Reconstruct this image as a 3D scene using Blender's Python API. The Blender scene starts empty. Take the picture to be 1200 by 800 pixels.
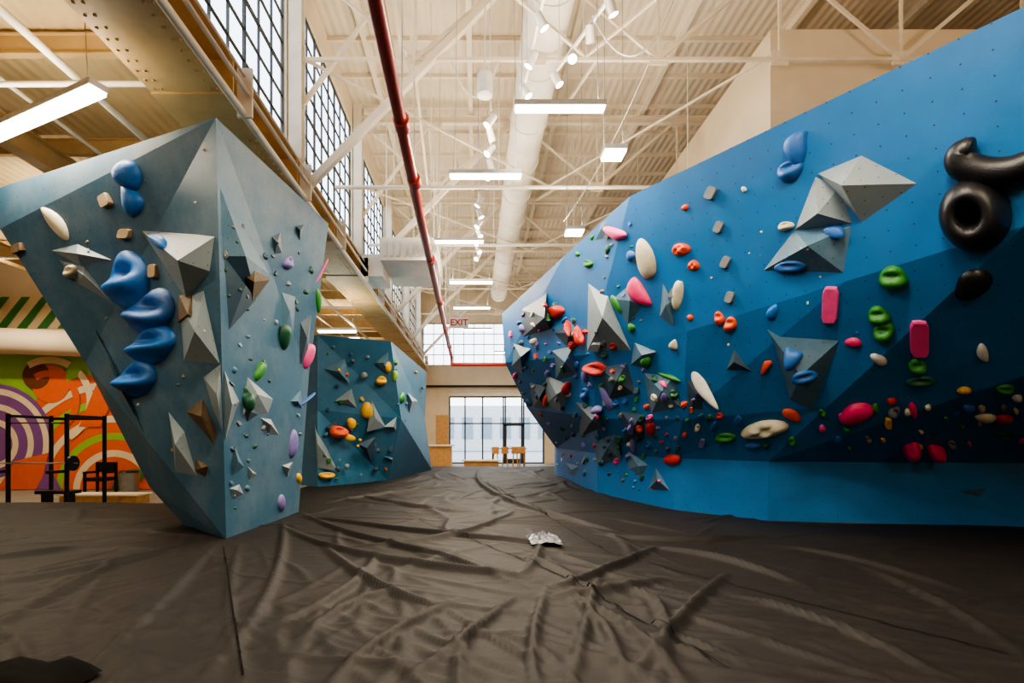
import bpy, math, random, bmesh
import numpy as np
from mathutils import Vector, Matrix
from mathutils.bvhtree import BVHTree
random.seed(7)
rng=np.random.RandomState(5)
S=bpy.context.scene
F=600.0; CX=560.0; CY=512.0; H=1.2

# ------------------------------------------------------------ camera
cd=bpy.data.cameras.new('camera'); cam=bpy.data.objects.new('camera',cd); S.collection.objects.link(cam)
cam.location=(0,0,H); cam.rotation_euler=(math.pi/2,0,0)
cd.sensor_width=36; cd.lens=18; cd.shift_x=40/1200; cd.shift_y=112/1200; cd.clip_start=.05; cd.clip_end=300
S.camera=cam

def W(px,py,Y): return Vector(((px-CX)/F*Y, Y, H+(CY-py)/F*Y))
def G(px,py,z=0.0):
    Y=(H-z)*F/(py-CY); return Vector(((px-CX)/F*Y,Y,z))
def lin(h):
    h=h.lstrip('#'); c=[int(h[i:i+2],16)/255 for i in (0,2,4)]
    return tuple((x/12.92 if x<=.04045 else ((x+.055)/1.055)**2.4) for x in c)+(1,)

# ------------------------------------------------------------ materials
def mat(name,col,rough=.6,metal=0,var=.15,scale=6,bump=0,bscale=40,emit=0,spec=.5):
    m=bpy.data.materials.new(name); m.use_nodes=True; nt=m.node_tree; b=nt.nodes['Principled BSDF']
    c=lin(col) if isinstance(col,str) else col
    b.inputs['Roughness'].default_value=rough; b.inputs['Metallic'].default_value=metal
    b.inputs['Specular IOR Level'].default_value=spec
    tc=nt.nodes.new('ShaderNodeTexCoord')
    n=nt.nodes.new('ShaderNodeTexNoise'); n.inputs['Scale'].default_value=scale; n.inputs['Detail'].default_value=6
    nt.links.new(tc.outputs['Object'],n.inputs['Vector'])
    r=nt.nodes.new('ShaderNodeValToRGB'); r.color_ramp.elements[0].position=.3; r.color_ramp.elements[1].position=.7
    r.color_ramp.elements[0].color=tuple(x*(1-var) for x in c[:3])+(1,)
    r.color_ramp.elements[1].color=tuple(min(1,x*(1+var)) for x in c[:3])+(1,)
    nt.links.new(n.outputs['Fac'],r.inputs['Fac']); nt.links.new(r.outputs['Color'],b.inputs['Base Color'])
    if bump:
        n2=nt.nodes.new('ShaderNodeTexNoise'); n2.inputs['Scale'].default_value=bscale; n2.inputs['Detail'].default_value=4
        nt.links.new(tc.outputs['Object'],n2.inputs['Vector'])
        bp=nt.nodes.new('ShaderNodeBump'); bp.inputs['Strength'].default_value=bump; bp.inputs['Distance'].default_value=.02
        nt.links.new(n2.outputs['Fac'],bp.inputs['Height']); nt.links.new(bp.outputs['Normal'],b.inputs['Normal'])
    if emit:
        b.inputs['Emission Color'].default_value=c; b.inputs['Emission Strength'].default_value=emit
    return m

def panel_mat(name,col,dust,sp=.2,dot=.035,dustc=(.42,.45,.45,1)):
    m=mat(name,col,.5,0,.08,2.5,.05,60,spec=.35); nt=m.node_tree; b=nt.nodes['Principled BSDF']
    base=b.inputs['Base Color'].links[0].from_socket
    uv=nt.nodes.new('ShaderNodeUVMap')
    sc=nt.nodes.new('ShaderNodeVectorMath'); sc.operation='SCALE'; sc.inputs['Scale'].default_value=1/sp
    nt.links.new(uv.outputs['UV'],sc.inputs[0])
    fr=nt.nodes.new('ShaderNodeVectorMath'); fr.operation='FRACTION'; nt.links.new(sc.outputs[0],fr.inputs[0])
    ds=nt.nodes.new('ShaderNodeVectorMath'); ds.operation='DISTANCE'; ds.inputs[1].default_value=(.5,.5,0)
    nt.links.new(fr.outputs[0],ds.inputs[0])
    lt=nt.nodes.new('ShaderNodeMath'); lt.operation='LESS_THAN'; lt.inputs[1].default_value=dot
    nt.links.new(ds.outputs['Value'],lt.inputs[0])
    tc=nt.nodes.new('ShaderNodeTexCoord'); n=nt.nodes.new('ShaderNodeTexNoise'); n.inputs['Scale'].default_value=1.3; n.inputs['Detail'].default_value=9; n.inputs['Roughness'].default_value=.7
    nt.links.new(tc.outputs['Object'],n.inputs['Vector'])
    mr=nt.nodes.new('ShaderNodeMapRange'); mr.inputs[1].default_value=.45; mr.inputs[2].default_value=.8; mr.inputs[4].default_value=dust
    nt.links.new(n.outputs['Fac'],mr.inputs[0])
    m1=nt.nodes.new('ShaderNodeMix'); m1.data_type='RGBA'; m1.inputs[7].default_value=dustc
    nt.links.new(mr.outputs[0],m1.inputs[0]); nt.links.new(base,m1.inputs[6])
    m2=nt.nodes.new('ShaderNodeMix'); m2.data_type='RGBA'; m2.inputs[7].default_value=(.008,.015,.025,1)
    nt.links.new(lt.outputs[0],m2.inputs[0]); nt.links.new(m1.outputs[2],m2.inputs[6])
    nt.links.new(m2.outputs[2],b.inputs['Base Color'])
    return m

def deck_mat(name,col,axis='Y',scale=3.0,st=.4):
    m=mat(name,col,.7,0,.1,1.2); nt=m.node_tree; b=nt.nodes['Principled BSDF']
    tc=nt.nodes.new('ShaderNodeTexCoord'); w=nt.nodes.new('ShaderNodeTexWave'); w.bands_direction=axis; w.inputs['Scale'].default_value=scale
    nt.links.new(tc.outputs['Object'],w.inputs['Vector'])
    bp=nt.nodes.new('ShaderNodeBump'); bp.inputs['Strength'].default_value=st; bp.inputs['Distance'].default_value=.05
    nt.links.new(w.outputs['Fac'],bp.inputs['Height']); nt.links.new(bp.outputs['Normal'],b.inputs['Normal'])
    return m

M={}
M['blueL']=panel_mat('panel_steel_blue','#375d76',.24)
M['blueR']=panel_mat('panel_blue','#1a66a2',.04)
M['blueF']=panel_mat('panel_blue_far','#2e6484',.1)
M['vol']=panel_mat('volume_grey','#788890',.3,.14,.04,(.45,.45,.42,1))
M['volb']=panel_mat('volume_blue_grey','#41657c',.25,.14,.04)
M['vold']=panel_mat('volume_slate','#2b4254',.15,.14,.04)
M['brown']=mat('hold_brown','#54432c',.7,0,.35,12,.3,60)
cols=dict(blue='#1568b8',dblue='#225ca2',green='#2c7a26',dgreen='#155039',pink='#d84a8a',hot='#d32a68',cream='#c6c0a8',white='#cfcfc9',orange='#d84c18',red='#b32418',yellow='#dca810',purple='#7068a4',grey='#6a7072',black='#0c0c10',tan='#8d7758',lime='#5f9a26')
for k,v in cols.items(): M[k]=mat('hold_'+k,v,.5 if k!='black' else .4,0,.12,14,.15,70)
M['deck']=deck_mat('ceiling_deck','#d9cbb6','X',1.6)
M['deck2']=deck_mat('aisle_deck','#d4bc8e','X',1.6)
M['steel']=mat('painted_steel_cream','#e0d3bf',.5,0,.08,3,.05)
M['steelw']=mat('painted_steel_white','#e2dccf',.5,0,.08,3)
M['girder']=mat('girder_paint','#c6a774',.55,0,.12,3,.1)
M['wallc']=mat('cream_wall_paint','#e0d0b6',.8,0,.05,1.5)
M['walls']=mat('tan_wall_paint','#c9a878',.8,0,.05,1.5)
M['conc']=mat('concrete_floor','#8b8478',.7,0,.15,1.5,.1)
M['fl']=mat('black_crash_mat','#120e0c',.62,spec=.28)
M['redpipe']=mat('red_sprinkler_pipe','#ac2c14',.35,0,.1,5)
M['frame']=mat('dark_window_frame','#2c3238',.5)
M['emit']=mat('lamp_lens',(1,.9,.72,1),.5,0,0,1,emit=14)
M['emits']=mat('spot_lens',(1,.9,.72,1),.5,0,0,1,emit=25)
M['wlamp']=mat('lamp_housing','#d8d6d0',.4)
M['blackm']=mat('black_metal','#16171a',.4,.3)
M['wood']=mat('warm_wood','#b98a55',.5,0,.2,8)
M['tin']=mat('brushed_metal','#a8a8a4',.35,.9)
M['lime']=mat('mural_lime','#8fbb48',.7,0,.04); M['mor']=mat('mural_orange','#e2642a',.7,0,.04)
M['mpu']=mat('mural_purple','#7d4f92',.7,0,.04); M['mcr']=mat('mural_cream','#e4d2b0',.7,0,.04); M['mbr']=mat('mural_brown','#6a3a22',.7,0,.04); M['mgr']=mat('mural_green','#38803f',.7,0,.04)
M['bag']=mat('plastic_wrap','#80838c',.25,0,.7,20,.5,40)
M['brick']=mat('facade_grey','#c4c8ca',.9,0,.1,3)
M['glassd']=mat('facade_window','#8693a0',.2)
M['asph']=mat('pavement','#a8a8a6',.9)
M['rope']=mat('black_cable','#0a0908',.9,spec=.1)

nt=M['fl'].node_tree; b=nt.nodes['Principled BSDF']; base=b.inputs['Base Color'].links[0].from_socket
tc=nt.nodes.new('ShaderNodeTexCoord'); n=nt.nodes.new('ShaderNodeTexNoise'); n.inputs['Scale'].default_value=1.6; n.inputs['Detail'].default_value=12; n.inputs['Roughness'].default_value=.75
nt.links.new(tc.outputs['Object'],n.inputs['Vector'])
mr=nt.nodes.new('ShaderNodeMapRange'); mr.inputs[1].default_value=.5; mr.inputs[2].default_value=.85; mr.inputs[4].default_value=.12
nt.links.new(n.outputs['Fac'],mr.inputs[0])
mx=nt.nodes.new('ShaderNodeMix'); mx.data_type='RGBA'; mx.inputs[7].default_value=(.12,.09,.07,1)
nt.links.new(mr.outputs[0],mx.inputs[0]); nt.links.new(base,mx.inputs[6]); nt.links.new(mx.outputs[2],b.inputs['Base Color'])
n3=nt.nodes.new('ShaderNodeTexNoise'); n3.inputs['Scale'].default_value=9; n3.inputs['Detail'].default_value=6
nt.links.new(tc.outputs['Object'],n3.inputs['Vector'])
bp=nt.nodes.new('ShaderNodeBump'); bp.inputs['Strength'].default_value=.18; bp.inputs['Distance'].default_value=.03
nt.links.new(n3.outputs['Fac'],bp.inputs['Height']); nt.links.new(bp.outputs['Normal'],b.inputs['Normal'])

# ------------------------------------------------------------ mesh builder
class MB:
    def __init__(s): s.v=[]; s.f=[]; s.mi=[]; s.sm=[]; s.ms=[]
    def _m(s,k):
        if k not in s.ms: s.ms.append(k)
        return s.ms.index(k)
    def add(s,vs,fs,k,smooth=False):
        o=len(s.v); s.v+= [tuple(x) for x in vs]; i=s._m(k)
        for f in fs: s.f.append(tuple(a+o for a in f)); s.mi.append(i); s.sm.append(smooth)
    def box(s,x0,x1,y0,y1,z0,z1,k):
        s.add([(x0,y0,z0),(x1,y0,z0),(x1,y1,z0),(x0,y1,z0),(x0,y0,z1),(x1,y0,z1),(x1,y1,z1),(x0,y1,z1)],
              [(0,3,2,1),(4,5,6,7),(0,1,5,4),(1,2,6,5),(2,3,7,6),(3,0,4,7)],k)
    def beam(s,p,q,w,h,k):
        p=Vector(p);q=Vector(q); d=(q-p).normalized(); up=Vector((0,0,1)) if abs(d.z)<.95 else Vector((0,1,0))
        a=d.cross(up).normalized(); c=a.cross(d).normalized(); vs=[]
        for e in (p,q):
            for i,j in ((-1,-1),(1,-1),(1,1),(-1,1)): vs.append(e+a*i*w/2+c*j*h/2)
        s.add(vs,[(0,1,2,3),(7,6,5,4),(0,4,5,1),(1,5,6,2),(2,6,7,3),(3,7,4,0)],k)
    def ibeam(s,p,q,w,h,k,t=.02):
        p=Vector(p);q=Vector(q)
        s.beam(p,q,t,h,k); o=Vector((0,0,h/2)); s.beam(p+o,q+o,w,t,k); s.beam(p-o,q-o,w,t,k)
    def cyl(s,p,q,r,k,n=12,r2=None,kc=None):
        p=Vector(p);q=Vector(q); r2=r if r2 is None else r2; d=(q-p).normalized(); up=Vector((0,0,1)) if abs(d.z)<.95 else Vector((0,1,0))
        a=d.cross(up).normalized(); c=a.cross(d).normalized(); vs=[]
        for e,rr in ((p,r),(q,r2)):
            for i in range(n):
                t=2*math.pi*i/n; vs.append(e+(a*math.cos(t)+c*math.sin(t))*rr)
        s.add(vs,[(i,(i+1)%n,n+(i+1)%n,n+i) for i in range(n)],k,True)
        s.add(vs[:n],[tuple(range(n))[::-1]],k); s.add(vs[n:],[tuple(range(n))],kc or k)
    def tube(s,pts,r,k,n=10,rs=None):
        for i in range(len(pts)-1):
            s.cyl(pts[i],pts[i+1],(rs[i] if rs else r),k,n,(rs[i+1] if rs else r))
    def obj(s,name,parent=None):
        me=bpy.data.meshes.new(name); me.from_pydata(s.v,[],s.f)
        for k in s.ms: me.materials.append(M[k])
        me.polygons.foreach_set('material_index',s.mi); me.polygons.foreach_set('use_smooth',s.sm); me.update()
        o=bpy.data.objects.new(name,me); S.collection.objects.link(o)
        if parent: o.parent=parent
        return o

def add_uv(o):
    me=o.data; me.update(); uvl=me.uv_layers.new(name='UVMap'); Z=Vector((0,0,1))
    for p in me.polygons:
        n=p.normal; u=Z.cross(n); u=u.normalized() if u.length>.05 else Vector((1,0,0)); v=n.cross(u)
        for li in p.loop_indices:
            co=me.vertices[me.loops[li].vertex_index].co; uvl.data[li].uv=(co.dot(u),co.dot(v))
def fixn(o):
    bm=bmesh.new(); bm.from_mesh(o.data); bmesh.ops.recalc_face_normals(bm,faces=bm.faces); bm.to_mesh(o.data); bm.free()

# ------------------------------------------------------------ room shell
ZC=10.5; XL=-18; XR=12; YB=-8; YE=32; FZ=-.45
m=MB(); m.box(XL,XR,YB,YE,FZ-.2,FZ,'conc'); m.obj('floor')
m=MB(); m.box(-3.6,XR,YB,YE+.3,ZC,ZC+.2,'deck'); m.obj('ceiling')
m=MB(); m.box(XL,-3.7,YB,YE,6.6,6.7,'deck2'); m.obj('ceiling_aisle')
m=MB(); m.box(XL-.2,XL,YB,YE,FZ,6.7,'walls'); m.obj('wall_left')
m=MB(); m.box(XL,XR,YB-.2,YB,FZ,ZC,'walls'); m.obj('wall_back')
m=MB(); m.box(XR,XR+.2,YB,YE,FZ,ZC,'walls'); m.obj('wall_right')
m=MB(); m.box(5.6,XR,9.8,24,FZ,9.0,'wallc'); m.obj('wall_partition')
m=MB(); y0,y1=YE,YE+.3
sx0,sx1,sz=-1.76,4.1,3.7; ux0,ux1,uz0,uz1=-3.4,4.2,5.7,8.3
m.box(XL,sx0,y0,y1,FZ,uz0,'wallc'); m.box(sx1,XR,y0,y1,FZ,uz0,'wallc'); m.box(sx0,sx1,y0,y1,sz,uz0,'wallc')
m.box(XL,ux0,y0,y1,uz0,uz1,'wallc'); m.box(ux1,XR,y0,y1,uz0,uz1,'wallc'); m.box(XL,XR,y0,y1,uz1,ZC,'wallc')
m.obj('wall_front')
m=MB()
for x in (-1.76,-.8,.3,1.6,1.72,2.75,2.87,4.1): m.box(x-.045,x+.045,y0-.02,y0+.12,FZ,sz,'frame')
for z in (FZ+.04,2.05,sz): m.box(sx0,sx1,y0-.02,y0+.12,z-.04,z+.04,'frame')
m.box(1.72,2.8,y0-.03,y0+.1,FZ,FZ+.3,'frame'); m.box(1.76,2.7,y0-.06,y0-.02,.55,.6,'tin')
m.box(1.62,2.9,y0-.04,y0+.12,1.9,2.1,'frame'); m.box(1.62,1.8,y0-.04,y0+.12,FZ,2.0,'frame'); m.box(2.7,2.9,y0-.04,y0+.12,FZ,2.0,'frame')
m.obj('door_1')
m=MB(); m.cyl((-3.4,31.7,4.35),(6,31.7,4.35),.07,'blackm'); m.box(-1.8,4.2,31.85,31.95,3.75,3.95,'steelw'); m.obj('header_rail')
m=MB(); x=ux0
while x<=ux1+.01: m.box(x-.02,x+.02,y0,y0+.1,uz0,uz1,'frame'); x+=.63
for i in range(5): z=uz0+(uz1-uz0)*i/4; m.box(ux0,ux1,y0,y0+.1,z-.02,z+.02,'frame')
m.obj('window_1')

TY=[-.3,4.6,9.5,14.4,19.3,24.2,29.1]
m=MB()
m.box(-4.15,-3.2,YB,YE,5.58,5.62,'girder'); m.box(-3.72,-3.64,YB,YE,5.62,6.3,'girder'); m.box(-4.0,-3.3,YB,YE,6.28,6.32,'girder')
y=1.0
while y<20:
    for x in (-4.08,-3.98,-3.37,-3.27): m.cyl((x,y,5.58),(x,y,5.562),.02,'girder',8,.012)
    y+=.16
yy=2.0
while yy<YE:
    m.box(-3.64,-3.3,yy,yy+.03,5.62,6.28,'girder'); m.box(-4.0,-3.72,yy,yy+.03,5.62,6.28,'girder')
    m.box(-4.15,-3.2,yy-.4,yy+.5,5.555,5.58,'girder'); yy+=2.45
m.obj('plate_girder')
WX0,WX1=-3.62,-3.5; WB,WT=6.45,9.85
m=MB()
m.box(WX0,WX1,YB,YE,6.3,WB,'steelw'); m.box(WX0,WX1,YB,YE,WT,ZC,'wallc')
for y in TY: m.box(WX0,WX1,y-.14,y+.14,WB,WT,'steelw')
m.box(WX0,WX1,YB,-2.8,WB,WT,'wallc'); m.box(WX0,WX1,30.6,YE,WB,WT,'wallc')
m.obj('wall_clerestory')
k=2
for a,bb in zip(TY[:-1],TY[1:]):
    m=MB(); s0,s1=a+.14,bb-.14; nn=9
    for i in range(nn+1):
        y=s0+(s1-s0)*i/nn; t=.03 if i%3==0 else .012; m.box(WX0+.03,WX0+.07,y-t,y+t,WB,WT,'frame')
    for i in range(8):
        z=WB+(WT-WB)*i/7; t=.025 if i in(0,3,7) else .012; m.box(WX0+.03,WX0+.07,s0,s1,z-t,z+t,'frame')
    m.obj('window_%d'%k); k+=1
for y in TY:
    m=MB(); m.box(-3.48,-3.24,y-.11,y-.09,6.32,ZC,'steelw'); m.box(-3.48,-3.24,y+.09,y+.11,6.32,ZC,'steelw'); m.box(-3.37,-3.35,y-.09,y+.09,6.32,ZC,'steelw')
    m.obj('steel_column')
for y in TY[1:]:
    m=MB(); xr=XR if y<9.8 else 5.6
    zl,zu=8.2,10.1
    m.beam((-3.4,y,zl),(xr,y,zl),.06,.06,'steel'); m.ibeam((-3.4,y,zu),(XR,y,zu),.14,.18,'steel')
    m.beam((-3.3,y,5.7),(.8,y,9.9),.13,.13,'steel'); m.beam((-3.3,y+.1,7.4),(-1.4,y+.1,10.0),.07,.07,'steel')
    x=-3.4; i=0
    while x<xr-1.6:
        x2=x+2.25
        if x2>xr: x2=xr
        if i%2==0: m.beam((x,y,zu),(x2,y,zl),.05,.05,'steel')
        else: m.beam((x,y,zl),(x2,y,zu),.075,.075,'steel')
        m.beam((x2,y,zl),(x2,y,zu),.045,.045,'steel'); m.box(x2-.16,x2+.16,y-.015,y+.015,zl-.1,zl+.16,'steel'); m.box(x2-.14,x2+.14,y-.015,y+.015,zu-.2,zu,'steel')
        x=x2; i+=1
    m.obj('roof_truss')
m=MB()
for x in (-2.6,-.2,2.2,4.6,7.0,9.4): m.ibeam((x,YB,ZC-.12),(x,YE,ZC-.12),.12,.22,'steel')
y=2.15
while y<YE: m.beam((-3.5,y,ZC-.05),(XR,y,ZC-.05),.07,.1,'steel'); y+=1.22
for a,bb in zip(TY[1:-1],TY[2:]):
    m.beam((2.2,a,8.2),(2.2,bb,10.1),.06,.06,'steel'); m.beam((-1.4,bb,8.2),(-1.4,a,10.1),.06,.06,'steel')
    m.beam((-3.3,a,8.25),(2.0,bb,8.25),.045,.045,'steel'); m.beam((5.4,a,8.25),(2.0,bb,8.25),.04,.04,'steel')
m.obj('roof_purlins')
m=MB(); y=2.0
while y<YE: m.ibeam((XL+.05,y,6.4),(-4.0,y,6.4),.1,.26,'girder'); y+=2.4
for x in (-7.5,-12.5): m.ibeam((x,YB+.1,6.05),(x,YE-.1,6.05),.25,.4,'girder')
m.obj('aisle_joists')
m=MB()
for x,z,r in ((-5.2,5.85,.05),(-6.4,6.0,.03)): m.cyl((x,YB+1,z),(x,YE-.1,z),r,'steelw')
for y in (6.6,9.4,13.0,18): m.cyl((XL+.1,y,5.75),(-4.2,y,5.75),.035,'steelw')
m.obj('aisle_pipes')
m=MB()
for x,z,r in ((-3.12,5.5,.05),(-3.05,5.75,.03),(-3.1,6.0,.02)): m.cyl((x,YB+.1,z),(x,YE-.1,z),r,'steelw',10)
y=2
while y<YE: m.box(-3.2,-3.0,y,y+.04,5.45,6.1,'steelw'); y+=2.4
m.obj('wall_conduits')
m=MB()
for y,z in ((12.2,7.15),(16.0,7.2)): 
    m.cyl((-3.4,y,z),(5.5,y,z),.045,'steelw')
    for x in (-2,0.5,3,5): m.cyl((x,y,z),(x,y,ZC),.012,'steelw',6)
m.obj('sprinkler_branch_pipes')
m=MB()
for p,q,sag in (((1.9,8.5,8.2),(3.3,8.4,8.6),.9),((2.0,9.4,8.2),(1.75,9.6,10.4),-.3),((-.5,9.5,8.2),(.4,9.5,8.2),.7),((1.9,11.4,6.0),(3.2,9.6,8.2),.25)):
    p=Vector(p);q=Vector(q); pts=[p.lerp(q,i/14)-Vector((0,0,sag*4*(i/14)*(1-i/14))) for i in range(15)]
    m.tube(pts,.013,'steelw',6)
m.obj('hanging_cables')
m=MB(); z=5.0
pts=[Vector((-.80,1.5,z)),Vector((-.89,4.5,z)),Vector((-1.0,9,z)),Vector((-1.25,24.5,z))]
m.tube(pts,.078,'redpipe',14); 
for y in (6.2,7.6,11,14.4,18,21.5):
    t=-.89-(y-4.5)*.018; m.cyl((t,y-.09,z),(t,y+.09,z),.1,'redpipe',14); m.cyl((t,y,z),(t,y,z+.22),.03,'redpipe',8); m.cyl((t,y,z+.2),(t,y,ZC),.01,'steelw',6)
m.cyl((-1.25,24.5,z+.06),(-1.25,24.5,z-.35),.066,'redpipe'); m.tube([(-1.25,24.5,z-.33),(1.4,24.5,z-.33),(6,24.5,z-.33)],.09,'redpipe')
m.obj('red_sprinkler_pipe')
m=MB(); m.cyl((1.25,7.5,8.75),(1.1,27,8.75),.42,'steelw',24)
for y in np.arange(8.5,27,1.8): m.cyl((1.24-.007*(y-8),y-.04,8.75),(1.24-.007*(y-8),y+.04,8.75),.45,'steelw',24)
m.obj('spiral_air_duct')
m=MB(); m.box(-2.6,-1.1,13.6,16,5.9,6.5,'steelw'); m.box(-3.2,-2.6,14,15.2,5.6,6.2,'steelw')
for i in range(8): m.box(-2.5+.17*i,-2.42+.17*i,13.57,13.6,6.0,6.4,'wlamp')
for x in(-2.5,-1.2): m.cyl((x,14,6.5),(x,14,ZC),.015,'steel',6)
m.obj('rectangular_hvac_unit')
m=MB(); m.cyl((.12,8.7,7.35),(.12,8.7,7.0),.13,'wlamp',20); m.cyl((.12,8.7,ZC),(.12,8.7,7.3),.012,'steel',6); m.obj('pendant_speaker')

# ------------------------------------------------------------ fixtures
LC=(1,.84,.62)
def area(loc,sx,sy,en,rot=(0,0,0),col=LC,parent=None,name='tube_light'):
    l=bpy.data.lights.new(name,'AREA'); l.shape='RECTANGLE'; l.size=sx; l.size_y=sy; l.energy=en; l.color=col
    o=bpy.data.objects.new(name,l); S.collection.objects.link(o); o.location=loc; o.rotation_euler=rot
    if parent: o.parent=parent
    return o
def pendant(c,L=1.2,ang=0,en=150,ztop=ZC,w=.14,up=.35):
    e=bpy.data.objects.new('linear_pendant_light',None); S.collection.objects.link(e)
    c=Vector(c); d=Vector((math.cos(ang),math.sin(ang),0))
    m=MB(); m.beam(c-d*L/2,c+d*L/2,w,.07,'wlamp'); m.beam(c-d*(L/2-.02)-Vector((0,0,.05)),c+d*(L/2-.02)-Vector((0,0,.05)),w*.9,.05,'emit')
    for t in (-.42,.42): m.cyl(c+d*t*L+Vector((0,0,.03)),Vector((c.x+d.x*t*L*.9,c.y+d.y*t*L*.9,ztop)),.006,'tin',5)
    m.obj('housing',e)
    area(c-Vector((0,0,.1)),L,w,en,(0,0,ang),parent=e)
    if up: area(c+Vector((0,0,.06)),L,w,en*up,(math.pi,0,ang),parent=e,name='uplight')
LN=[(W(656,123,7.0),1.25,.14),(W(569,203,8.8),1.25,.14),(W(538,281,12.9),1.25,.14),(W(552,329,14.6),1.25,.14),(W(553,359,17.2),1.25,.14),(W(719,178,8.6),.38,.36),(W(673,270,11.6),.42,.36),(W(560,385,22),1.25,.14)]
for c,L,w in LN: pendant(c,L,0,160,w=w,up=.48)
for c in ((-1.2,3.2,5.8),(2.2,3.2,5.8),(4.5,.5,5.8),(-2,-3,5.8),(3.5,-3.5,5.8),(1.5,27,5.7),(8.5,5.6,6.3)): pendant(c,1.25,0,185,up=.4)  # off-view pendants added for fill; the last brightens the upper right wall
for c,a,L in ((((-5.4),6.25,5.15),math.atan2(1.05,-2.4),2.5),((-4.4,16,4.55),0,1.2),((-9,11,5.3),0,1.4),((-13,13,5.3),0,1.4),((-7.5,1,5.3),0,1.4),((-5.5,21,5.3),0,1.3),((-8,3.5,5.3),0,1.4),((-6.5,27,5.3),0,1.3)):
    pendant(c,L,a,120,6.6,.2,.4)
def can(m,p,aim):
    p=Vector(p); d=(Vector(aim)-p).normalized(); q=p-Vector((0,0,.12))
    m.cyl(p,q,.012,'wlamp',6); m.cyl(q-d*.1,q+d*.12,.06,'wlamp',14,.065,'emits')
e=bpy.data.objects.new('track_lighting',None); S.collection.objects.link(e)
m=MB()
def track(p,q,ts,aim):
    p=Vector(p);q=Vector(q); m.beam(p,q,.04,.04,'wlamp')
    for t in (.1,.9): 
        a=p.lerp(q,t); m.cyl(a,(a.x,a.y,ZC),.008,'wlamp',5)
    for i,t in enumerate(ts): can(m,p.lerp(q,t),aim[i%len(aim)])
track((1.25,8.5,7.2),(1.95,6.6,7.2),(.05,.3,.55,.8),[(4,8,2),(1,4,3),(3,12,2)])
track((.80,8.7,7.2),(.92,6.6,7.2),(.0,.35,.7),[(4,8,2),(-2,9,2)])
track((.22,8.6,6.7),(.25,10.6,6.7),(.05,.25,.5,.75,.95),[(-3,8,2),(2,12,2)])
track((.05,11.5,6.7),(.0,15.5,6.7),(.05,.2,.35,.5,.65,.8,.95),[(-3,12,2),(2,12,2)])
m.obj('tracks',e)
def spot(p,aim,en,ang=70):
    l=bpy.data.lights.new('spot','SPOT'); l.energy=en; l.spot_size=math.radians(ang); l.spot_blend=.6; l.color=(1,.9,.76); l.shadow_soft_size=.06
    o=bpy.data.objects.new('spot',l); S.collection.objects.link(o); o.location=p; o.rotation_euler=(Vector(aim)-Vector(p)).to_track_quat('-Z','Y').to_euler(); o.parent=e
spot((1.5,7.3,6.95),(4.2,6,3),300,80); spot((.85,8.0,6.95),(2,10,2.5),280,80); spot((.22,9.2,6.5),(-3,7,2.5),240,70)
spot((0,13,6.5),(-3,15,2),220,80); spot((.05,12.5,6.5),(1.2,12,2),160,80)

# ------------------------------------------------------------ climbing walls
def wall_obj(name,V,faces,k):
    m=MB(); m.add(V,faces,k); o=m.obj('panels'); fixn(o); add_uv(o)
    e=bpy.data.objects.new(name,None); S.collection.objects.link(e); o.parent=e
    bv=BVHTree.FromPolygons([Vector(v) for v in V],faces)
    return e,bv,o
V=[(-2.79,5.45,4.6),(-2.95,6,0),W(215,615,7)[:],W(175,570,7.25)[:],W(100,425,7.2)[:],W(0,268,7.05)[:],(-7.05,7.2,4.6),
   (-2.38,8.16,4.6),W(362,440,8.3)[:],(-2.87,8.2,0),
   (-7.6,9.5,4.6),(-5.6,9.3,2.2),(-4.2,9.0,0)]
V[2]=(V[2][0],V[2][1],0)
FL=[(0,1,4),(1,2,3,4),(0,4,5),(0,5,6),(0,7,8),(0,8,1),(8,9,1),(6,5,4,11,10),(4,3,2,12,11),(7,10,11,8),(8,11,12,9),(0,6,10,7)]
wL,bvL,oL=wall_obj('freestanding_boulder_wall',V,FL,'blueL')
def top(px,py): Y=3.4*F/(CY-py); return W(px,py,Y)
def kick(g): return Vector((g.x,g.y,.85))
def onplane(a,b,c,px,py):
    n=(b-a).cross(c-a); d=Vector(((px-CX)/F,1,(CY-py)/F)); o=Vector((0,0,H)); return o+d*((a-o).dot(n)/d.dot(n))
bR=G(1200,617); b2=G(900,610); b3=G(790,597); b4=G(700,578); b5=G(652,556); b6=Vector((3.0,20,0))
t1=top(1200,8); t3=top(738,230); t2=onplane(t1,t3,t1+Vector((0,0,-1)),962,120); t2.z=4.6
cr1=W(1200,265,4.35)
cr2=onplane(t1,t3,cr1,990,330); cr3=onplane(t1,t3,cr1,805,388)
print('cr',cr2,cr3,t2)
c1=[t1,cr1,W(1200,440,5.3),kick(bR),bR]
c0=[None]*5
c0[0]=t1+(t1-t3)*1.0; c0[1]=cr1+(t1-t3)*1.0; c0[2]=c1[2]+(t1-t3)
c0[3]=c1[3]+Vector((4,-.4,0)); c0[4]=c1[4]+Vector((4,-.4,0))
c2=[t2,cr2,W(970,476,min(cr2.y+.85,6.75)),kick(b2),b2]
c3=[t3,cr3,W(800,492,min(cr3.y+.65,8.1)),kick(b3),b3]
c4=[top(660,301),W(690,415,9.4),W(700,490,9.95),kick(b4),b4]
c5=[top(588,368),W(592,425,14.0),W(618,478,14.6),Vector((b5.x,b5.y,.85)),b5]
c6=[Vector((2.2,19,4.6)),Vector((2.0,19,3.3)),Vector((2.4,19.3,2)),Vector((3.0,20,.85)),b6]
C=[c0,c1,c2,c3,c4,c5,c6]; V=[tuple(p) for c in C for p in c]; FS=[]
for i in range(6):
    for j in range(4):
        a=i*5+j
        FS.append((a,a+1,a+6)); FS.append((a,a+6,a+5))
o0=len(V)
for c in C: V.append((c[0].x+.35,c[0].y+.35,4.6))
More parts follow.
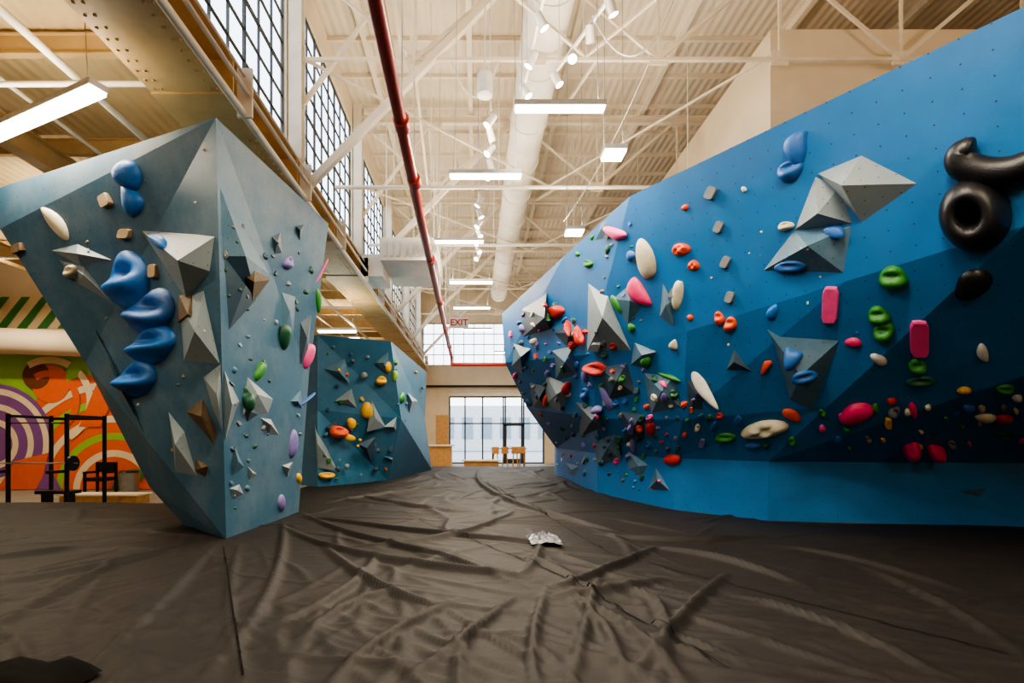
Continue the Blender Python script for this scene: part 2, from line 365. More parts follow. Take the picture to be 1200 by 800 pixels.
for i in range(6): FS.append((i*5,i*5+5,o0+i+1,o0+i))
for c in C: V.append((c[0].x+.35,c[0].y+.35,4.2))
for i in range(6): FS.append((o0+i,o0+i+1,o0+8+i,o0+7+i))
wR,bvR,oR=wall_obj('overhanging_bouldering_wall',V,FS,'blueR')
V=[W(372,392,12.4)[:],W(458,400,12.9)[:],W(500,436,18.5)[:],G(372,570)[:],G(455,563)[:],G(506,550)[:],
   W(372,480,12.6)[:],W(470,490,13.6)[:],W(498,490,18.4)[:],(-6.5,14,3.6),(-6.5,14.5,0),(-3,19.5,3.6),(-3,19.5,0)]
FS=[(0,6,7,1),(6,3,4,7),(1,7,8,2),(7,4,5,8),(9,10,3,6,0),(2,8,5,12,11),(0,1,2,11,9)]
wF,bvF,oF=wall_obj('bouldering_wall',V,FS,'blueF')
WE={'L':wL,'R':wR,'F':wF}
BV={'L':bvL,'R':bvR,'F':bvF}
OR=Vector((0,0,H))
def ray(px,py): return Vector(((px-CX)/F,1,(CY-py)/F))
def hitp(w,px,py):
    d=ray(px,py); r=BV[w].ray_cast(OR,d.normalized())
    if r[0] is None: return None
    n=r[1].normalized()
    if n.dot(d)>0: n=-n
    return r[0],n
def near(w,px,py):
    r=hitp(w,px,py)
    if r: return r
    for rad in (4,8,14,22,32):
        for a in range(12):
            r=hitp(w,px+rad*math.cos(a*.5236),py+rad*math.sin(a*.5236))
            if r: return r
    return None
EXTRA=[]
def volume(w,poly,apex,h,k='vol',name='pyramid_volume'):
    base=[]
    ha=near(w,*apex)
    if not ha: return
    for p in poly:
        r=near(w,*p)
        if not r: return
        base.append(r[0]-r[1]*.01)
    d=ray(*apex).normalized(); n=ha[1]; t=h/max(.3,abs(n.dot(d))); ap=ha[0]-d*t
    N=len(base)
    m=MB(); m.add(base+[ap],[(i,(i+1)%N,N) for i in range(N)]+[tuple(range(N))],k)
    o=m.obj(name); fixn(o); add_uv(o)
    EXTRA.append((w,[v.copy() for v in base]+[ap]))
    return o
def hmesh(m,P,n,A,B,hz,shape,k,K=7,Nn=20):
    a=random.random()*6; b2=random.random()*6; vs=[]; 
    if shape in('swoop','donut'): K=12; Nn=32
    for i in range(K+1):
        r=math.sin(math.pi/2*i/K)
        for j in range(Nn):
            t=2*math.pi*j/Nn; ct,st=math.cos(t),math.sin(t); R=1
            if shape in('blob','jug','banana','cobble'): R=1+.10*math.sin(2*t+a)+.06*math.sin(3*t+b2)
            if shape=='block': R=1/max(abs(ct)**6+abs(st)**6,1e-6)**(1/6)*.85
            if shape=='drop': R=.75-.25*st+.1*math.cos(2*t)
            x=R*r*ct; y=R*r*st; z=math.sqrt(max(0,1-r**2.4))
            if shape=='jug': z*=1.05-.75*math.exp(-(x*x/.45+(y-.38)**2/.07)); z+=.25*math.exp(-(y+.3)**2/.1)*(1-r*r)
            if shape=='banana': x=x*(1-.25*y*y)+.55*(y*y-.35)
            if shape=='block': z=(1 if r<.93 else 0 if i==K else .75)*(1-.35*y)
            if shape=='cobble': z*=1+.35*math.sin(6*x+a)*math.cos(5*y+b2)
            if shape=='donut':
                z=math.sqrt(max(0,1-((r-.5)/.5)**2)) if r>.5 else (1-.85*(1-min(1,max(0,(r-.12)/.33)))**1.6 if r>.12 else .15)
            if shape=='swoop':
                y0_=y; x=x*(1.0-.30*max(0,y0_)) +.22*math.sin(2.0*y0_)
                z=z*(.55+.55*math.exp(-((y0_+.28)**2)/.07)); z-= .5*math.exp(-((x-.05)**2/.28+(y0_-.22)**2/.05))*(1-r*r)
            vs.append(P+A*x+B*y+n*(z*hz-.004))
    fs=[((i)*Nn+j,(i)*Nn+(j+1)%Nn,(i+1)*Nn+(j+1)%Nn,(i+1)*Nn+j) for i in range(K) for j in range(Nn)]
    m.add(vs,fs,k,shape!='block')
def hold(w,px,py,wd,ht,k,shape='blob',ang=0,hz=.9,m=None,name=None):
    r=hitp(w,px,py)
    if r is None: r=near(w,px,py)
    if r is None: return
    P,n=r; dep=P.y; sc=dep/F
    def tang(dx,dy):
        d=ray(px+dx,py+dy); den=d.dot(n)
        if abs(den)<1e-3: return Vector((dx*sc,0,-dy*sc))
        q=OR+d*((P-OR).dot(n)/den)-P
        L=math.hypot(dx,dy)*sc*1.6
        if q.length>L: q=q*(L/q.length)
        return q
    ca,sa=math.cos(math.radians(ang)),math.sin(math.radians(ang))
    A=tang(ca,-sa)*wd/2; B=tang(-sa,-ca)*ht/2
    z=hz*min(wd,ht)/2*sc*.95
    own=m is None
    if own: m=MB()
    hmesh(m,P,n,A,B,z,shape,k)
    nm={'dblue':'blue','dgreen':'green','hot':'pink','lime':'green'}.get(k,k)
    if own: m.obj(name or (nm+'_climbing_hold'))

VL=[
 ([(57,293),(90,285),(133,305),(95,313)],(90,297),.12,'vol'),
 ([(66,303),(98,312),(134,357),(88,332)],(98,322),.12,'vol'),
 ([(165,270),(252,276),(246,318),(218,352)],(208,305),.28,'vol'),
 ([(208,352),(238,338),(258,428),(214,424)],(228,388),.2,'vol'),
 ([(110,384),(128,420),(188,545),(140,470)],(135,445),.14,'volb'),
 ([(196,480),(216,505),(232,560),(205,560)],(205,520),.15,'vol'),
 ([(216,482),(236,466),(253,505),(252,524)],(236,488),.14,'brown'),
 ([(236,440),(258,424),(262,505),(248,480)],(254,462),.12,'vol'),
 ([(228,536),(244,546),(240,560),(226,552)],(236,548),.08,'brown'),
 ([(208,344),(224,344),(240,384),(206,378)],(220,368),.15,'brown'),
 ([(257,214),(318,322),(302,352),(262,300)],(288,300),.16,'volb'),
 ([(262,300),(302,352),(268,390)],(288,334),.14,'vold'),
 ([(284,322),(300,302),(318,328),(296,357)],(298,330),.16,'brown'),
 ([(263,430),(282,470),(264,520)],(272,474),.12,'vol'),
 ([(290,440),(322,468),(316,486),(284,488)],(302,462),.12,'vol'),
 ([(304,488),(318,490),(330,512),(316,510)],(318,498),.07,'vol'),
 ([(286,478),(300,470),(304,486),(290,496)],(294,482),.07,'vold'),
 ([(318,276),(330,270),(332,298),(322,300)],(325,284),.06,'vold'),
 ([(346,264),(358,262),(352,284)],(352,270),.06,'vold'),
 ([(330,340),(348,346),(344,398),(330,402)],(340,366),.09,'volb'),
 ([(352,376),(366,366),(362,420),(352,430)],(360,396),.09,'vold'),
 ([(340,470),(354,455),(356,480)],(349,470),.07,'volb'),
 ([(275,520),(288,548),(272,560)],(279,540),.07,'volb'),
 ([(330,545),(345,540),(338,562)],(338,548),.06,'vol'),
 ([(268,572),(282,566),(288,580),(274,584)],(278,574),.05,'vol'),
 ([(290,545),(303,556),(293,564)],(296,554),.05,'vol'),
]
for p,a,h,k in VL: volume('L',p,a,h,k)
VR=[
 ([(957,203),(1010,181),(1078,215),(1010,262)],(986,217),.26,'vol'),
 ([(955,205),(984,218),(1000,262),(930,270)],(958,250),.2,'vol'),
 ([(930,269),(1000,264),(990,321),(892,318)],(946,288),.2,'volb'),
 ([(610,362),(640,342),(645,386),(612,395)],(638,372),.3,'vold'),
 ([(688,330),(712,346),(740,412),(687,413)],(706,372),.28,'vol'),
 ([(740,330),(752,360),(735,384),(716,350)],(738,352),.1,'volb'),
 ([(894,380),(985,398),(966,524),(925,470)],(938,440),.2,'volb'),
 ([(860,408),(884,437),(850,434)],(860,424),.12,'vold'),
 ([(776,330),(788,352),(790,386),(772,372)],(780,358),.1,'volb'),
 ([(640,440),(668,452),(660,484),(636,476)],(652,462),.18,'vol'),
 ([(690,500),(722,508),(728,540),(700,545)],(712,524),.12,'volb'),
 ([(735,528),(760,545),(752,560),(735,550)],(748,546),.08,'volb'),
 ([(768,546),(786,576),(758,574)],(770,562),.1,'volb'),
 ([(600,400),(622,408),(612,440),(598,430)],(610,418),.2,'volb'),
 ([(645,410),(672,404),(676,440),(650,446)],(662,424),.18,'volb'),
 ([(700,430),(735,424),(745,462),(712,470)],(722,446),.15,'vold'),
 ([(752,436),(790,440),(798,478),(762,486)],(775,458),.15,'volb'),
 ([(1120,576),(1160,572),(1150,584)],(1142,574),.05,'volb'),
 ([(660,540),(680,545),(676,560),(664,556)],(670,550),.06,'volb'),
 ([(672,470),(704,476),(712,508),(680,512)],(694,492),.2,'vold'),
 ([(620,448),(640,452),(640,486),(624,478)],(632,466),.2,'vold'),
 ([(725,480),(752,484),(756,516),(730,520)],(742,500),.14,'vold'),
 ([(800,440),(836,446),(828,492),(806,486)],(816,462),.06,'vold'),
 ([(648,390),(668,376),(684,396),(664,408)],(666,390),.14,'vold'),
 ([(690,262),(712,256),(716,280),(696,284)],(704,268),.06,'volb'),
 ([(742,400),(770,412),(758,434),(738,428)],(752,416),.14,'volb'),
]
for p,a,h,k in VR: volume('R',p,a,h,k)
VF=[([(380,432),(404,420),(410,450)],(398,436),.12,'volb'),([(392,470),(412,455),(418,478)],(408,468),.12,'vol'),([(436,470),(452,500),(430,506)],(440,490),.15,'vol'),
 ([(450,500),(465,488),(468,510)],(461,500),.12,'vol'),([(420,520),(440,512),(436,545)],(430,525),.15,'vold'),([(382,500),(396,492),(392,520)],(390,503),.1,'vold'),
 ([(440,425),(455,412),(456,440)],(450,425),.1,'volb'),([(478,460),(490,470),(480,484)],(483,470),.2,'vol'),([(450,535),(466,530),(460,548)],(459,538),.12,'volb'),([(368,495),(396,552),(372,548)],(372,520),.25,'vol')]
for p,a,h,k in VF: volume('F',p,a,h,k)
for w in BV:
    src={'L':oL,'R':oR,'F':oF}[w].data
    Vv=[v.co.copy() for v in src.vertices]; Fv=[tuple(p.vertices) for p in src.polygons]
    for ww,pts in EXTRA:
        if ww==w:
            o=len(Vv); N=len(pts)-1; Vv+=pts; Fv+=[(o+i,o+(i+1)%N,o+N) for i in range(N)]
    BV[w]=BVHTree.FromPolygons(Vv,Fv)

HL=[(152,205,28,40,'blue','banana',14,.9),(155,236,24,36,'blue','banana',190,.9),(153,328,50,72,'blue','swoop',16,1.0),(180,366,50,60,'dblue','swoop',-12,1.0),(181,403,54,48,'blue','swoop',8,1.0),(163,443,46,46,'blue','swoop',0,1.0),
 (186,283,26,16,'blue','jug',-20,.8),(66,262,15,52,'cream','banana',-140,.9),(84,318,22,16,'cream','jug',0,.9),(125,235,14,20,'tan','block',30,.8),(148,274,16,14,'tan','block',0,.8),(181,318,12,20,'tan','block',10,.8),(23,291,14,14,'brown','block',20,.8),
 (333,390,17,48,'dgreen','drop',-8,1.0),(305,431,13,36,'green','drop',-20,1.0),(290,467,17,30,'dgreen','jug',15,1.0),(373,352,8,28,'green','blob',0,.9),
 (362,412,16,46,'pink','drop',-15,.8),(379,314,6,24,'pink','blob',-20,.8),(337,308,12,18,'purple','jug',-20,.9),(343,520,13,34,'purple','blob',-8,.9),(329,589,12,18,'purple','blob',0,.9),(362,466,11,38,'dblue','blob',-10,.8),
 (350,560,8,12,'yellow','blob',0,.9)]
for h in HL: hold('L',*h[:4],h[4],h[5],h[6],h[7])
HR=[(934,174,30,40,'dblue','banana',-10,.8),(926,200,34,24,'dblue','jug',20,.8),(978,271,24,16,'dblue','jug',0,.9),(926,312,36,14,'dblue','jug',0,.8),(905,366,12,20,'blue','blob',-20,.9),(928,420,30,20,'dblue','banana',65,.9),(942,442,34,14,'dblue','jug',15,.9),
 (1047,326,38,26,'green','jug',0,.9),(1030,370,28,22,'green','jug',0,.9),(1036,389,28,24,'green','jug',0,.9),(1075,429,22,18,'green','jug',0,.9),(1079,447,34,12,'dgreen','jug',0,.9),
 (973,357,22,50,'pink','block',-3,.5),(1077,396,26,48,'pink','block',0,.5),(1000,401,19,12,'hot','blob',0,.9),(1003,484,42,22,'hot','blob',12,.9),(1067,524,26,34,'hot','drop',20,1.3),(1097,526,26,32,'hot','drop',-10,1.3),
 (1152,413,13,24,'white','banana',25,.9),(1030,421,20,12,'white','blob',-20,.9),(895,502,54,22,'cream','cobble',5,.9),(823,451,15,62,'white','banana',25,.7),(795,340,15,54,'cream','drop',-8,.8),(757,304,19,54,'cream','blob',12,.8),
 (749,342,18,42,'hot','banana',30,.9),(721,273,34,13,'pink','banana',-28,.9),(798,292,20,16,'orange','cobble',0,.8),(813,311,13,14,'orange','cobble',0,.8),(843,373,12,16,'orange','jug',0,.9),(856,380,15,18,'orange','jug',0,.9),(898,429,18,10,'orange','banana',60,.8),
 (803,243,9,7,'orange','blob',0,1),(928,486,24,12,'orange','blob',-20,.9),(809,372,8,7,'orange','blob',0,1),(652,365,26,15,'red','blob',-25,.9),(666,384,11,22,'red','cobble',0,.9),(679,393,14,24,'red','cobble',0,.9),(698,432,27,19,'red','swoop',-20,1.0),(672,404,13,11,'red','cobble',0,.9),
 (834,226,13,18,'grey','block',-20,.9),(843,266,11,16,'grey','block',-20,.9),(851,307,11,16,'grey','block',-20,.9),(856,348,11,15,'grey','block',-15,.9),(790,343,9,12,'grey','block',-20,1),(872,222,7,7,'white','blob',0,1),(921,265,18,12,'cream','jug',10,1),
 (690,309,13,10,'green','jug',0,.9),(722,356,9,22,'green','blob',30,.9),(677,297,7,7,'green','blob',0,1),(712,292,7,12,'dgreen','blob',0,.9),(783,441,26,7,'green','jug',-20,1),(790,462,13,11,'dgreen','jug',0,1),(757,424,13,11,'green','blob',0,.9),(740,384,9,11,'green','blob',0,.9),
 (712,468,34,9,'purple','banana',-60,.9),(686,440,10,16,'purple','blob',0,.9),(740,500,10,18,'purple','jug',0,.9),(762,500,14,26,'red','drop',10,.6),(788,538,17,15,'red','blob',0,.8),(742,521,8,20,'purple','blob',0,.8),(740,300,10,14,'dblue','blob',0,1),
 (1155,489,28,12,'cream','blob',0,1.1),(1178,455,24,12,'green','jug',0,1.1),(1192,466,14,10,'white','blob',0,1.1),(1130,457,16,9,'yellow','blob',0,1.1),(1135,478,14,12,'dblue','blob',0,1.1),(1176,490,22,14,'red','blob',0,1.0),(790,404,9,13,'cream','banana',10,1),(1140,333,50,30,'black','blob',20,.8),
 (1178,510,24,12,'dgreen','jug',0,1.1),(850,512,26,10,'green','jug',0,1.1),(882,522,18,8,'dblue','blob',0,1.1),(1045,470,12,9,'red','blob',0,1.1),(1070,480,10,18,'hot','blob',10,1.0),(642,372,8,12,'green','blob',0,1),(700,405,14,10,'grey','block',0,1),(664,455,12,16,'red','blob',0,.9),(640,470,10,14,'orange','blob',0,.9),(612,385,12,9,'purple','blob',0,1),(626,400,12,9,'cream','blob',0,1),(604,440,8,12,'pink','blob',0,1),(700,480,15,9,'purple','banana',30,1),(686,462,12,18,'dblue','jug',0,.9)]
for h in HR: hold('R',*h[:4],h[4],h[5],h[6],h[7])
def tubehold(w,path,rads,k,name,lift):
    m=MB(); pts=[]
    for (px,py),r in zip(path,rads):
        P,n=near(w,px,py); pts.append(P+n*lift)
    N=16; vs=[]; L=len(pts)
    for i,p in enumerate(pts):
        d=(pts[min(i+1,L-1)]-pts[max(i-1,0)]).normalized(); a=d.cross(n).normalized()
        for j in range(N):
            t=2*math.pi*j/N; vs.append(p+(a*math.cos(t)+n*math.sin(t))*rads[i])
    fs=[(i*N+j,i*N+(j+1)%N,(i+1)*N+(j+1)%N,(i+1)*N+j) for i in range(L-1) for j in range(N)]
    m.add(vs,fs,k,True); m.add(vs[:N],[tuple(range(N))],k,True); m.add(vs[-N:],[tuple(range(N))],k,True)
    m.obj(name)
n_=40; cp=[(1146,176),(1130,180),(1134,194),(1160,202),(1190,200),(1222,188)]
def crom(t):
    t*=len(cp)-1; j=min(int(t),len(cp)-2); u=t-j; P=[cp[max(j-1,0)],cp[j],cp[j+1],cp[min(j+2,len(cp)-1)]]
    return tuple(.5*((2*P[1][q])+(-P[0][q]+P[2][q])*u+(2*P[0][q]-5*P[1][q]+4*P[2][q]-P[3][q])*u*u+(-P[0][q]+3*P[1][q]-3*P[2][q]+P[3][q])*u**3) for q in (0,1))
path=[crom(i/n_) for i in range(n_+1)]
def endr(i): 
    d=min(i,n_-i)/4; return math.sqrt(max(0.02,1-(1-min(d,1))**2))
tubehold('R',path,[.125*endr(i)*(.85+.15*i/n_) for i in range(n_+1)],'black','black_macaroni_hold',.09)
hold('R',1143,252,84,88,'black','donut',0,.95,name='black_donut_hold')

def scatter(w,name,N,poly,cl,s0,s1,hz=.9):
    m=MB(); c=0; xs=[p[0] for p in poly]; ys=[p[1] for p in poly]; used=[]
    def ins(x,y):
        r=False; j=len(poly)-1
        for i in range(len(poly)):
            if (poly[i][1]>y)!=(poly[j][1]>y) and x<(poly[j][0]-poly[i][0])*(y-poly[i][1])/(poly[j][1]-poly[i][1])+poly[i][0]: r=not r
            j=i
        return r
    tries=0
    while c<N and tries<N*60:
        tries+=1
        x=random.uniform(min(xs),max(xs)); y=random.uniform(min(ys),max(ys))
        if not ins(x,y): continue
        if hitp(w,x,y) is None: continue
        if any((x-u)**2+(y-v)**2<(s1*1.0)**2 for u,v in used): continue
        used.append((x,y)); c+=1
        a=random.uniform(s0,s1)*.85; hold(w,x,y,a,a*random.uniform(.7,1.6),random.choice(cl),random.choice(['blob','jug','block','cobble','drop']),random.uniform(-40,40),hz,m)
    return m.obj(name,WE[w])
allc=['red','green','purple','purple','cream','grey','grey','dblue','dblue','orange','pink','dgreen','dgreen','vold','vold','volb']
scatter('R','small_climbing_holds',135,[(592,380),(640,350),(690,380),(740,420),(800,460),(850,490),(830,520),(760,540),(690,545),(640,520),(612,475)],allc,5,10)
scatter('R','small_climbing_holds',16,[(680,285),(735,250),(780,330),(760,400),(700,350)],['dgreen','grey','green','dblue','vold'],4,8)
scatter('R','small_climbing_holds',34,[(850,490),(1000,480),(1200,450),(1200,520),(1000,530),(850,525)],['dgreen','cream','dblue','green','pink','grey','yellow'],6,13,1.1)
scatter('R','small_climbing_holds',14,[(820,210),(1000,300),(1180,400),(1000,430),(840,430)],['cream','grey','dblue','white'],3,5)
scatter('R','small_climbing_holds',24,[(645,515),(720,545),(780,560),(760,580),(650,545)],allc,3,7)
scatter('L','small_climbing_holds',46,[(262,260),(375,280),(350,560),(270,600)],['dgreen','grey','vold','vol','vold','volb'],4,8)
scatter('L','small_climbing_holds',18,[(60,250),(250,170),(250,500),(200,560)],['cream','grey','tan'],3,5)
HF=[(430,481,16,18,'yellow','blob',0,.9),(412,496,11,13,'yellow','blob',0,.9),(447,446,14,10,'yellow','jug',0,.9),(410,513,12,9,'yellow','blob',0,.9),(455,430,7,12,'yellow','blob',0,.9),(463,440,7,12,'lime','blob',0,1),(397,506,20,16,'orange','jug',0,1.1),
 (475,523,12,16,'lime','blob',0,1.1),(470,466,9,14,'green','blob',0,1.1),(383,557,18,9,'yellow','jug',0,1.1),(477,546,8,12,'green','blob',0,1),(426,440,9,9,'grey','blob',0,1),(463,425,7,7,'green','blob',0,1)]
for h in HF: hold('F',*h[:4],h[4],h[5],h[6],h[7])
scatter('F','small_climbing_holds',40,[(380,405),(458,405),(498,440),(500,540),(380,565)],['yellow','orange','green','grey','vold','volb','vol','vold'],3,7)

# ------------------------------------------------------------ crash mat with wrinkles
xs=np.arange(-11,11.01,.03); ys=np.concatenate([np.arange(.8,2.2,.06),np.arange(2.2,7.5,.022),np.arange(7.5,13,.05),np.arange(13,21.01,.16)])
X,Yg=np.meshgrid(xs,ys); Zm=np.zeros_like(X)
def bez(p,n=12):
    p=[np.array(q) for q in p]
    return [(1-i/n)**2*p[0]+2*(i/n)*(1-i/n)*p[1]+(i/n)**2*p[2] for i in range(n+1)] if len(p)==3 else [p[0]*(1-i/n)**3+3*p[1]*(i/n)*(1-i/n)**2+3*p[2]*(i/n)**2*(1-i/n)+p[3]*(i/n)**3 for i in range(n+1)]
def ridge(pts,amp,w):
    P=bez(pts); n=len(P)-1
    x0=min(p[0] for p in P)-4*w; x1=max(p[0] for p in P)+4*w; y0=min(p[1] for p in P)-4*w; y1=max(p[1] for p in P)+4*w
    I0,I1=np.searchsorted(ys,[y0,y1]); J0,J1=np.searchsorted(xs,[x0,x1])
    if I1<=I0 or J1<=J0: return
    best=np.zeros((I1-I0,J1-J0))
    for k in range(n):
        a,b=P[k],P[k+1]
        i0,i1=np.searchsorted(ys,[min(a[1],b[1])-3*w,max(a[1],b[1])+3*w]); j0,j1=np.searchsorted(xs,[min(a[0],b[0])-3*w,max(a[0],b[0])+3*w])
        i0=max(i0,I0);j0=max(j0,J0);i1=min(i1,I1);j1=min(j1,J1)
        if i1<=i0 or j1<=j0: continue
        x=X[i0:i1,j0:j1]; y=Yg[i0:i1,j0:j1]; d=b-a; L=(d@d)+1e-9
        t=np.clip(((x-a[0])*d[0]+(y-a[1])*d[1])/L,0,1); dx=x-a[0]-t*d[0]; dy=y-a[1]-t*d[1]; dd=np.hypot(dx,dy)
        u=(k+t)/n; side=np.sign(dx*d[1]-dy*d[0]); ww=w*np.where(side>0,.6,1.25)
        v=np.exp(-(dd/ww)**2)*np.sin(np.pi*np.clip(u*.92+.04,0,1))**.7
        sl=best[i0-I0:i1-I0,j0-J0:j1-J0]; np.maximum(sl,v,out=sl)
    Z0=Zm[I0:I1,J0:J1]; add=amp*best
    Zm[I0:I1,J0:J1]=np.maximum(Z0,add)+.35*np.minimum(Z0,add)
def gp(*a): return [tuple(G(px,py)[:2]) for px,py in a]
R=[([(350,600),(430,650),(520,640),(610,690)],.045,.045),([(330,618),(430,680),(560,660),(650,688)],.045,.045),([(640,690),(690,690),(730,660),(770,640)],.045,.05),
 ([(562,550),(540,580),(620,600),(720,622)],.06,.07),([(700,680),(690,715),(668,800)],.04,.03),([(720,690),(800,700),(770,800)],.04,.03),([(850,672),(790,730),(740,795)],.04,.035),
 ([(600,700),(560,740),(470,800)],.04,.03),([(540,700),(430,750),(380,805)],.04,.035),([(640,690),(615,750),(625,805)],.035,.03),([(150,650),(60,700),(-20,740)],.04,.045),([(225,635),(120,670),(-20,685)],.04,.045),
 ([(330,612),(340,700),(230,805)],.04,.04),([(280,640),(250,720),(285,805)],.035,.03),([(250,640),(180,720),(100,790)],.04,.04),([(350,605),(470,620),(600,640),(700,640)],.045,.045),
 ([(420,580),(480,600),(560,600)],.045,.05),([(380,590),(470,575),(540,570)],.045,.05),([(760,640),(860,650),(950,690)],.04,.045),([(700,625),(800,640),(900,630)],.04,.05),([(860,700),(960,720),(1100,790)],.035,.035),
 ([(650,690),(760,740),(800,805)],.035,.03),([(480,690),(400,700),(340,760)],.04,.035),([(620,620),(650,650),(600,680)],.03,.04),([(555,560),(585,575),(600,590)],.05,.06),([(100,640),(40,650),(-20,655)],.04,.05),
 ([(560,720),(530,760),(540,805)],.03,.03),([(900,640),(1000,650),(1150,700)],.03,.05),([(1000,660),(1100,700),(1200,770)],.03,.04),([(440,650),(420,700),(300,740)],.04,.035),
 ([(380,640),(430,700),(520,710)],.045,.04),([(600,600),(540,640),(420,640)],.045,.05),([(660,700),(720,730),(730,800)],.04,.03),([(780,680),(720,700),(640,700)],.045,.04)]
for p,a,w in R: ridge(gp(*p),a*1.5,w*1.05)
for _ in range(330):
    px=rng.uniform(-20,1180); py=rng.uniform(575,800); c=G(px,py); L=rng.uniform(.25,1.1)
    base_a=math.atan2(c.y-7,c.x+2.6)+rng.normal(0,.55); d=np.array([math.cos(base_a),math.sin(base_a)]); n2=np.array([-d[1],d[0]]); c2=np.array([c.x,c.y])
    f=1.0 if px<900 else .5
    ridge([c2-d*L,c2+n2*rng.uniform(-.25,.25),c2+d*L],f*rng.uniform(.008,.028),rng.uniform(.022,.042)*(1 if c.y<5 else 1.6))
for _ in range(90):
    c2=np.array([rng.uniform(-2.5,3),rng.uniform(8,20)]); a=rng.uniform(0,3.14); d=np.array([math.cos(a),math.sin(a)*1.5]); n2=np.array([-d[1],d[0]])
    ridge([c2-d,c2+n2*rng.uniform(-.5,.5),c2+d],rng.uniform(.015,.04),rng.uniform(.07,.12))
Zm+=.006*np.sin(X*2.1+np.sin(Yg*1.3))+.006*np.sin(Yg*1.7+X)
ny,nx=X.shape; idx=np.arange(ny*nx).reshape(ny,nx)
q=np.stack([idx[:-1,:-1],idx[:-1,1:],idx[1:,1:],idx[1:,:-1]],-1).reshape(-1,4)
xc=(X[:-1,:-1]).reshape(-1); yc=(Yg[:-1,:-1]).reshape(-1)
q=q[~((xc<-4.2)&(yc>9.3))]
me=bpy.data.meshes.new('crash_mat_floor')
me.from_pydata(np.stack([X,Yg,Zm],-1).reshape(-1,3).tolist(),[],q.tolist()); me.materials.append(M['fl'])
me.polygons.foreach_set('use_smooth',[True]*len(me.polygons)); me.update()
mo=bpy.data.objects.new('crash_mat_floor',me); S.collection.objects.link(mo)
m=MB(); m.box(-11,11,-6,9.3,FZ,-.03,'fl'); m.box(-4.2,11,9.3,21,FZ,-.03,'fl'); o=m.obj('foam_core'); o.parent=mo
m=MB(); m.box(-11,11,-6,.85,-.03,.0,'fl'); o=m.obj('near_cover'); o.parent=mo
def zat(x,y):
    i=min(max(np.searchsorted(ys,y),1),ny-2); j=min(max(np.searchsorted(xs,x),1),nx-2); return Zm[i-1:i+2,j-1:j+2].max()
def seam(pts):
    P=[np.array(p) for p in pts]; m=MB(); L=[]
    for a,b in zip(P[:-1],P[1:]):
        n=int(np.linalg.norm(b-a)/.03)+1
        for i in range(n): L.append(a+(b-a)*i/n)
    vs=[]; zz=[zat(*p)+.003 for p in L]
    for i in range(len(L)):
        d=L[min(i+1,len(L)-1)]-L[max(i-1,0)]; d=d/(np.linalg.norm(d)+1e-9); nn=np.array([-d[1],d[0]])*.006
        for s in(-1,1):
            x,y=L[i]+nn*s; vs.append((x,y,zz[i]))
    m.add(vs,[(2*i,2*i+1,2*i+3,2*i+2) for i in range(len(L)-1)],'rope'); o=m.obj('seam'); o.parent=mo
seam(gp((262,642),(272,720),(285,800))); seam(gp((470,600),(640,668),(860,790))); seam(gp((570,566),(720,650),(1190,770))); seam(gp((0,640),(160,628)))

m=MB(); c=G(637,636); N=14; vs=[]
for i in range(N):
    for j in range(N):
        u=i/(N-1)-.5; v=j/(N-1)-.5; r=math.hypot(u,v)
        vs.append((c.x+u*.34+random.uniform(-.015,.015),c.y+v*.5+random.uniform(-.015,.015),max(.0,zat(c.x,c.y))+.01+max(0,.10*(1-1.5*r))*random.uniform(.2,1.2)))
m.add(vs,[(i*N+j,i*N+j+1,(i+1)*N+j+1,(i+1)*N+j) for i in range(N-1) for j in range(N-1)],'bag'); m.obj('crumpled_plastic_wrap')
m=MB(); c=G(30,800); N=16; vs=[]
for i in range(N):
    for j in range(N):
        u=i/(N-1)*2-1; v=j/(N-1)*2-1; r=max(abs(u),abs(v))
        vs.append((c.x+u*.32,c.y-.12+v*.2,.03+.09*(1-r**4)+random.uniform(0,.015)+.015*math.sin(u*9+v*3)))
m.add(vs,[(i*N+j,i*N+j+1,(i+1)*N+j+1,(i+1)*N+j) for i in range(N-1) for j in range(N-1)],'rope',True); m.obj('folded_black_tarp')

# ------------------------------------------------------------ mural wall
YM=16.0
m=MB(); m.box(XL,-6.2,YM,YM+.2,FZ,6.6,'wallc'); m.obj('wall_mural')
m=MB(); lay=[0]
def toW(px,py,l): v=W(px,py,YM); return (v.x,YM-.004-.003*l,max(v.z,FZ))
def ring(cx,cy,r0,r1,a0,a1,k):
    lay[0]+=1; l=lay[0]; n=40; vs=[]
    for i in range(n+1):
        a=math.radians(a0+(a1-a0)*i/n)
        for r in (r0,r1): vs.append(toW(cx+r*math.cos(a),min(cy-r*math.sin(a),573),l))
    m.add(vs,[(2*i,2*i+1,2*i+3,2*i+2) for i in range(n)],k)
def pol(pts,k):
    lay[0]+=1; m.add([toW(x,min(y,573),lay[0]) for x,y in pts],[tuple(range(len(pts)))],k)
pol([(-110,415),(330,415),(330,573),(-110,573)],'lime')
pol([(-110,345),(330,345),(330,385),(-110,385)],'mcr')
for i in range(12): 
    x=-100+i*24; pol([(x,385),(x+30,348),(x+40,348),(x+12,385)],'mgr')
ring(135,575,0,140,0,180,'mor')
for r in (40,60,80,100,120): ring(135,575,r,r+8,20,180 if r<110 else 150,'lime' if r%40 else 'mcr')
ring(-5,520,0,70,-90,130,'mpu')
for r in (22,40,58): ring(-5,520,r,r+7,-90,130,'mcr')
ring(62,450,0,22,0,360,'mor'); ring(45,440,0,16,0,360,'mbr')
ring(60,470,28,36,-60,120,'mor'); ring(60,470,44,52,-60,120,'mcr'); ring(100,440,6,20,0,200,'lime')
pol([(130,415),(160,415),(120,500),(95,500)],'mor'); pol([(0,573),(20,540),(60,530),(50,573)],'mor'); pol([(45,573),(60,545),(75,573)],'mpu')
ring(160,575,14,26,60,180,'mgr')
